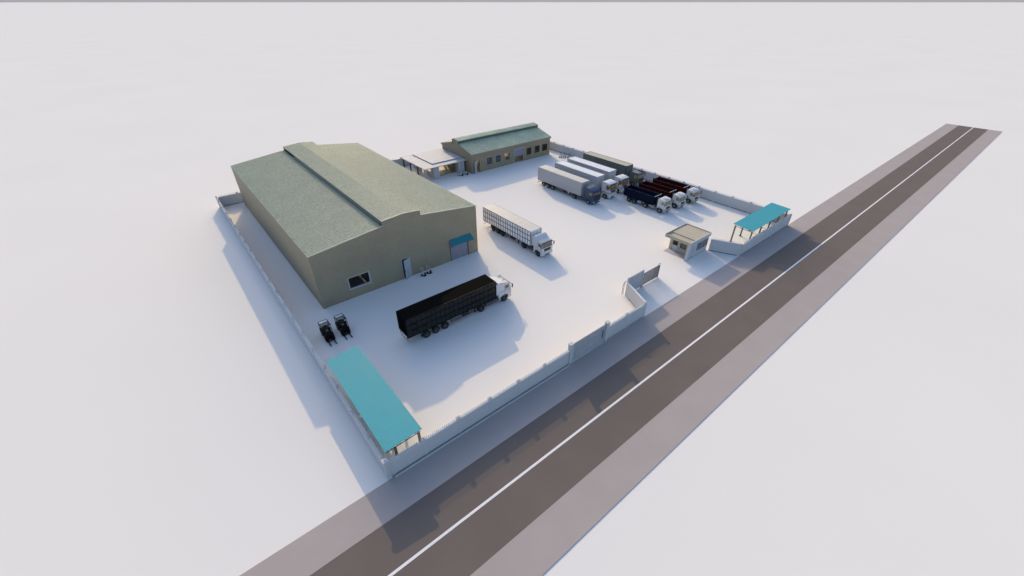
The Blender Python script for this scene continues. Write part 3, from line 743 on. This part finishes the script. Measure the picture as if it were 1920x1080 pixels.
    for s in (-1, 1):
        sd = MB(); xa, xb = axles[0]+.75, xf-3.7
        for z in (.62, .86): sd.box(xa, xb, s*(h-.06)-.02, s*(h-.06)+.02, z-.045, z+.045)
        for x in (xa+.2, (xa+xb)/2, xb-.2): sd.box(x-.03, x+.03, s*(h-.1)-.02, s*(h-.1)+.02, .58, zbot)
        sd.build('side_guard', 'rimdark', t, False)
    for s in (-1, 1):
        bx = MB(); bx.box(xf-5.2, xf-4.3, min(s*.55, s*(h-.14)), max(s*.55, s*(h-.14)), .48, zbot-.1, bev=.03); bx.build('tool_box', 'dark', t, False)
        mg = MB()
        mg.box(axles[-1]-.62, axles[-1]-.6, min(s*(h-.45), s*(h-.03)), max(s*(h-.45), s*(h-.03)), .3, .95)
        mg.build('mud_flap', 'tyre', t, False)
        MB().box(xr-.012, xr+.05, min(s*(h-.5), s*(h-.15)), max(s*(h-.5), s*(h-.15)), zbot-.3, zbot-.16, bev=.01).build('rear_light', 'redlamp', t, False)
    u = MB(); u.box(xr-.02, xr+.08, -h+.06, h-.06, .42, .56, bev=.01)
    for s in (-1, 1): u.bar((xr+.03, s*.55, .5), (xr+.2, s*.55, zbot-.1), .07)
    u.build('underrun_bar', 'frame' if style in ('black', 'live') else 'greypaint', t, False)

def semi(name, label, loc, rz, W, kind, paint, trim, screen, steer, drive, axles, xf, xr, ztop, zbot, style, group, dark=False):
    t = thing(name, label, 'truck', loc, rz, group)
    cb, L = cab(t, kind, W, paint, trim, screen, steer)
    tractor_frame(t, W, drive, drive-.75, L)
    trailer(t, W, xf, xr, ztop, zbot, axles, style)
    wheels(t, [steer, drive]+axles, W/2, .5, dark, wide=(1,) if style != 'silver' else (1,))
    if style in ('cont', 'olive', 'silver'):
        ln = MB(); 
        for y in (-.2, 0, .2): ln.bar((-L, y, 1.3), (xf, y+.05, 1.35), .03)
        ln.build('air_line', 'redlamp', t, False)
    if kind == 'sloped' or kind == 'high': 
        h = W/2
        for s in (-1, 1):
            d = MB(); d.prism([(-L+.02,1.5),(-L-.35,1.5),(-L-.35,3.15),(-L+.02,3.2)], min(s*(h-.06), s*(h-.02)), max(s*(h-.06), s*(h-.02)), 'xz')
            d.build('side_fairing', 'whitepaint', t, False)
    return t
# black stock lorry, pointing +x
semi('stock_truck', 'white cab lorry with long black barred trailer in front of the big hall', (30.35,38.36,0), 0, 2.4, 'high', 'whitepaint', 'chrome', 'screend',
     -1.19, -5.0, [-10.55,-11.87,-13.17], -2.6, -15.6, 3.8, 1.17, 'black', None, dark=True)
D = R(-90)
semi('stock_truck', 'white lorry with a white trailer gridded by dark bars, right of the big hall', (42.12,42.5,0), D, 2.4, 'sloped', 'whitepaint', 'whitepaint', 'screend',
     -1.0, -4.5, [-10.2,-11.48,-12.77], -2.8, -15.6, 3.68, 1.1, 'live', None, dark=True)
G4 = 'articulated lorries parked side by side'
semi('box_truck', 'blue cab lorry with smooth silver trailer, nearest of the parked row', (64.2,51.55,0), D, 2.4, 'aero', 'bluepaint', 'bluepaint', 'screen',
     -1.2, -5.08, [-11.5,-12.95,-14.25], -3.25, -16.25, 3.9, 1.15, 'silver', G4)
semi('container_truck', 'white lorry carrying a white ribbed container, beside the blue cab', (69.18,51.5,0), D, 2.45, 'boxy', 'whitepaint', 'whitepaint', 'screen',
     -1.05, -4.9, [-11.6,-12.9,-14.2], -3.6, -16.1, 3.95, 1.2, 'cont', G4)
semi('container_truck', 'white lorry carrying a white ribbed container, beside the olive lorry', (73.55,51.85,0), D, 2.45, 'boxy', 'whitepaint', 'whitepaint', 'screen',
     -1.05, -4.9, [-11.6,-12.9,-14.2], -3.75, -16.1, 3.95, 1.2, 'cont', G4)
semi('container_truck', 'dark olive lorry with tan topped container by the right wall', (79.4,52.25,0), D, 2.4, 'visor', 'olivepaint', 'olivepaint', 'screeng',
     -1.15, -4.9, [-11.6,-12.9,-14.2], -3.35, -16.1, 3.95, 1.2, 'olive', G4)

def tipper(label, loc, bodym):
    W = 2.25; h = W/2
    t = thing('tipper_truck', label, 'tipper truck', loc, D, 'tipper trucks with white cabs')
    cab(t, 'day', W, 'whitepaint', 'greypaint', 'screeng', -1.05)
    c = MB()
    for s in (-1, 1): c.box(-9.4, -.5, s*.42-.06, s*.42+.06, .68, .95)
    for x in (-2.4, -4.2, -5.6, -7.2, -8.6): c.box(x-.06, x+.06, -.42, .42, .7, .92)
    for x in (-1.05, -4.34, -7.07, -8.38): c.cyl((x, -h+.3, .5), (x, h-.3, .5), .08, 10)
    c.cyl((-2.35, 0, .9), (-2.15, 0, 2.6), .1, 12)
    c.build('chassis', 'chassis', t, False)
    for s in (-1, 1):
        f = MB(); f.box(-6.3, -5.5, min(s*.55, s*(h-.08)), max(s*.55, s*(h-.08)), .5, .98, bev=.04); f.build('fuel_tank', 'greypaint', t, False)
        f = MB(); f.box(-3.3, -2.4, min(s*.55, s*(h-.1)), max(s*.55, s*(h-.1)), .5, .95, bev=.04); f.build('battery_box', 'greypaint', t, False)
        for x in (-4.34, -7.07, -8.38):
            g_ = MB(); n = 8; ys = sorted((s*(h-.5), s*(h-.02)))
            for i in range(n):
                a0, a1 = math.pi*(.1+.8*i/n), math.pi*(.1+.8*(i+1)/n)
                g_.prism([(x+.55*math.cos(a0), .5+.55*math.sin(a0)), (x+.58*math.cos(a0), .5+.58*math.sin(a0)), (x+.58*math.cos(a1), .5+.58*math.sin(a1)), (x+.55*math.cos(a1), .5+.55*math.sin(a1))], *ys, 'xz')
            g_.build('mudguard', 'chassis', t, False)
    # open tipping body
    xr, xf = -9.8, -2.75; zf, zt = 1.15, 2.72
    b = MB()
    b.box(xr+.06, xf-.08, -h+.08, h-.08, zf, zf+.1)
    for s in (-1, 1):
        y0, y1 = sorted((s*(h-.08), s*(h-.02)))
        b.prism([(xr,zf),(xf+.35,zf+.25),(xf+.35,zt+.1),(xr,zt)], y0, y1, 'xz')
        y2, y3 = sorted((s*(h-.02), s*(h+.02)))
        b.prism([(xr,zt-.14),(xf+.35,zt-.04),(xf+.35,zt+.1),(xr,zt+.0)], y2, y3, 'xz')
        b.prism([(xr,zf-.06),(xf+.35,zf+.16),(xf+.35,zf+.28),(xr,zf+.1)], y2, y3, 'xz')
        for i in range(9):
            x = xr+.05+i*(xf-xr+.2)/8; b.box(x-.05, x+.05, y2, y3, zf+.12, zt-.08)
    b.box(xf+.27, xf+.35, -h+.08, h-.08, zf+.25, zt+.1)
    body = b.build('tipper_body', bodym, t, False)
    g_ = MB(); g_.box(xr-.05, xr, -h+.05, h-.05, zf-.1, zt-.05)
    for y in (-.7, 0, .7): g_.box(xr-.09, xr-.05, y-.05, y+.05, zf-.05, zt-.1)
    g_.build('tailgate', bodym, body, False)
    for s in (-1, 1): MB().box(xr-.06, xr+.1, s*(h-.06)-.07, s*(h-.06)+.07, zt-.05, zt+.22, bev=.01).build('hinge_post', bodym, body, False)
    MB().cyl((xf+.2, -h-.0, zt+.17), (xf+.2, h-.0, zt+.17), .045, 10).build('cover_roller', 'lampg', body, False)
    u = MB(); u.box(-9.75, -9.65, -h+.15, h-.15, .48, .6); u.box(-9.7, -9.3, -.8, -.6, .55, .9); u.box(-9.7, -9.3, .6, .8, .55, .9); u.build('rear_bumper', 'frame', t, False)
    wheels(t, [-1.05, -4.34, -7.07, -8.38], h, .5, wide=(2, 3))
    return t
tipper('white cab tipper truck with a navy blue body', (71.62,40.05,0), 'dblue')
tipper('white cab tipper truck with maroon body, between the navy one and another', (75.85,39.55,0), 'dred')
tipper('white cab tipper truck with maroon body, closest to the right wall', (80.2,39.2,0), 'dred')

# ------------------------------------------------------------------ forklifts, pointing -y; local +x forward
def forklift(label, loc):
    t = thing('forklift', label, 'forklift', loc, D, 'black forklifts')
    b = MB(); b.prism([(-.55,.25),(.45,.25),(.45,.62),(.15,.68),(.05,.55),(-.2,.55),(-.3,.98),(-1.15,1.0),(-1.35,.85),(-1.35,.3)], -.5, .5, 'xz', bev=.05)
    b.box(.05, .45, -.5, .5, .62, .95, bev=.05)
    b.build('body', 'blackf', t, False)
    MB().prism([(-1.15,.35),(-1.55,.4),(-1.6,.85),(-1.45,1.02),(-1.15,1.04)], -.52, .52, 'xz', bev=.06).build('counterweight', 'blackf', t, False)
    s = MB(); s.box(-.75, -.3, -.24, .24, .98, 1.12, bev=.04); s.box(-.85, -.72, -.24, .24, 1.08, 1.6, bev=.04); s.build('seat', 'seat', t, False)
    s = MB(); s.cyl((.1, 0, .9), (-.1, 0, 1.2), .02, 8); s.cyl((-.12, 0, 1.19), (-.1, 0, 1.22), .17, 16); s.build('steering_wheel', 'ochre', t, False)
    g_ = MB()
    for y in (-.5, .5):
        g_.bar((.4, y*.98, .9), (.22, y, 2.1), .06); g_.bar((-1.25, y*.98, 1.0), (-1.1, y, 2.1), .06)
        g_.bar((.24, y, 2.1), (-1.14, y, 2.1), .07)
    g_.bar((.22, -.53, 2.1), (.22, .53, 2.1), .07); g_.bar((-1.1, -.53, 2.1), (-1.1, .53, 2.1), .07); g_.bar((-.55, -.5, 2.11), (-.55, .5, 2.11), .06)
    g_.box(-1.3, -.55, -.5, .5, 1.0, 1.12, bev=.03); g_.bar((-.55, -.5, 1.1), (-.55, -.5, 2.1), .05); g_.bar((-.55, .5, 1.1), (-.55, .5, 2.1), .05)
    for k in range(4): g_.bar((-.4+.17*k, -.5, 2.1), (-.4+.17*k, .5, 2.1), .035)
    g_ = g_.build('overhead_guard', 'blackf', t, False)
    p = MB(); n = 7
    for i in range(n): y = -.42+.84*i/(n-1); p.box(-1.04, -.62, y-.036, y+.036, 2.115, 2.15)
    p.build('guard_slats', 'lampg', g_, False)
    p = MB(); p.box(-.42, -.3, -.4, .3, 2.1, 2.13); p.box(-.5, -.1, .33, .4, 2.1, 2.13); p.build('roof_light', 'ochre', g_, False)
    m_ = MB()
    for y in (-.3, .3): m_.box(.5, .62, y-.05, y+.05, .1, 2.05)
    for z in (.4, 1.2, 2.0): m_.box(.51, .6, -.3, .3, z-.05, z+.05)
    m_.cyl((.55, -.12, .2), (.55, -.12, 1.7), .035, 8); m_.cyl((.55, .12, .2), (.55, .12, 1.7), .035, 8)
    m_.build('mast', 'blackf', t, False)
    c = MB(); c.box(.63, .69, -.48, .48, .12, .2); c.box(.63, .69, -.48, .48, .5, .58)
    for y in (-.46, -.15, .15, .46): c.box(.64, .68, y-.02, y+.02, .12, 1.1)
    c.box(.64, .68, -.48, .48, 1.08, 1.13); c.build('carriage', 'blackf', t, False)
    for y in (-.33, .33):
        f = MB(); f.box(.69, 1.55, y-.06, y+.06, .05, .09); f.box(.69, .73, y-.06, y+.06, .05, .6); f.build('fork', 'blackf', t, False)
    for x, y, r in ((.28,.45,.3),(.28,-.45,.3),(-1.1,.42,.26),(-1.1,-.42,.26)):
        w = bpy.data.objects.new('wheel', RI2); COL.objects.link(w); w.parent = t; w.location = (x, y, r); w.scale = (r/.5, .65, r/.5); w.rotation_euler = (0, 0, 0 if y < 0 else math.pi)
        ty = bpy.data.objects.new('tyre', TY); COL.objects.link(ty); ty.parent = w
    return t
forklift('black forklift nearer the left wall, forks towards the teal shelter', (7.85,44.55,0))
forklift('black forklift standing to the right of its twin, by the hall corner', (9.75,44.5,0))

# ------------------------------------------------------------------ hand trucks and pallet trucks
def hand_truck(label, loc, rz, group, m='rim'):
    t = thing('hand_truck', label, 'hand truck', loc, rz, group)
    f = MB()
    for y in (-.2, .2):
        f.bar((-.05, y, .12), (-.35, y, 1.25), .045)
    for z, x in ((.3,-.1),(.6,-.18),(.9,-.26),(1.25,-.35)): f.bar((x, -.2, z), (x, .2, z), .035)
    f.bar((-.35,-.2,1.25),(-.5,-.16,1.3),.04); f.bar((-.35,.2,1.25),(-.5,.16,1.3),.04)
    f.build('frame', m, t, False)
    MB().box(-.05, .35, -.26, .26, .05, .08).build('toe_plate', 'dark', t, False)
    for y in (-.32, .32):
        w = MB(); w.cyl((-.12, y-.07, .17), (-.12, y+.07, .17), .17, 18); w.build('wheel', 'tyre', t, False)
    return t
hand_truck('small hand truck by the big hall, nearer the open door', (23.95,49.95,0), R(-75), 'hand trucks by the big hall', 'chrome')
hand_truck('small hand truck by the big hall, nearer the teal awning', (24.95,50.05,0), R(-75), 'hand trucks by the big hall', 'chrome')
def pallet_truck(label, loc, rz, group):
    t = thing('pallet_truck', label, 'pallet truck', loc, rz, group)
    for y in (-.18, .18):
        f = MB(); f.prism([(0,.08),(1.25,.08),(1.3,.05),(1.3,.1),(1.2,.16),(0,.2)], y-.08, y+.08, 'xz'); f.build('fork', 'greypaint', t, False)
    b = MB(); b.box(-.22, .02, -.26, .26, .08, .42, bev=.03); b.cyl((-.12, 0, .2), (-.12, 0, .62), .07, 12); b.build('body', 'dark', t, False)
    h = MB(); h.bar((-.15, 0, .45), (-.28, 0, 1.25), .06); h.bar((-.28, -.16, 1.25), (-.28, .16, 1.25), .05); h.bar((-.25, -.16, 1.1), (-.25, .16, 1.1), .04); h.bar((-.25,-.16,1.1),(-.28,-.16,1.25),.04); h.bar((-.25,.16,1.1),(-.28,.16,1.25),.04); h.build('handle', 'dark', t, False)
    w = MB(); w.cyl((-.12, -.1, .1), (-.12, .1, .1), .1, 16); w.build('wheel', 'tyre', t, False)
    return t
pallet_truck('pallet truck in front of the flat roofed annex, nearer its grey pier', (52.9,82.95,0), R(125), 'pallet trucks by the annex')
pallet_truck('pallet truck in front of the flat roofed annex, nearer the long hall', (54.2,82.85,0), R(125), 'pallet trucks by the annex')
hand_truck('dark hand truck behind the parked row, nearest the long hall', (80.75,78.4,0), R(200), 'dark hand trucks by the right wall', 'dark')
hand_truck('dark hand truck behind the parked row, middle one of three', (81.5,77.7,0), R(225), 'dark hand trucks by the right wall', 'dark')
hand_truck('dark hand truck behind the parked row, nearest the container lorries', (81.9,76.5,0), R(190), 'dark hand trucks by the right wall', 'dark')

# ------------------------------------------------------------------ light, sky, camera
AZ, EL = 68.6, 21.8
sd = Vector((math.cos(R(AZ))*math.cos(R(EL)), math.sin(R(AZ))*math.cos(R(EL)), math.sin(R(EL))))
li = bpy.data.lights.new('sun', 'SUN'); li.energy = 1.62; li.angle = R(.5); li.color = (1, .78, .42)
so = bpy.data.objects.new('sun', li); COL.objects.link(so); so.rotation_euler = sd.to_track_quat('Z', 'Y').to_euler(); so.location = (0,0,60)
W = bpy.data.worlds.new('World'); S.world = W; W.use_nodes = True
t = W.node_tree; bg = t.nodes['Background']; sk = t.nodes.new('ShaderNodeTexSky'); sk.sky_type = 'NISHITA'; sk.sun_disc = False
sk.sun_elevation = R(EL); sk.sun_rotation = R(90-AZ); sk.air_density = 1.0; sk.dust_density = 2.2; sk.ozone_density = 2.0
t.links.new(sk.outputs[0], bg.inputs[0]); bg.inputs[1].default_value = .15
cam = bpy.data.cameras.new('camera'); co = bpy.data.objects.new('camera', cam); COL.objects.link(co); S.camera = co
cam.sensor_width = 36; cam.lens = 796.85/1920*36; cam.clip_end = 150000; cam.clip_start = .5
p, yaw = .59274, .88401
fw = Vector((math.cos(yaw)*math.cos(p), math.sin(yaw)*math.cos(p), -math.sin(p)))
co.location = (0, 0, 34); co.rotation_euler = fw.to_track_quat('-Z', 'Y').to_euler()
S.view_settings.view_transform = 'Standard'; S.view_settings.look = 'None'; S.view_settings.gamma = 1; S.view_settings.exposure = .81
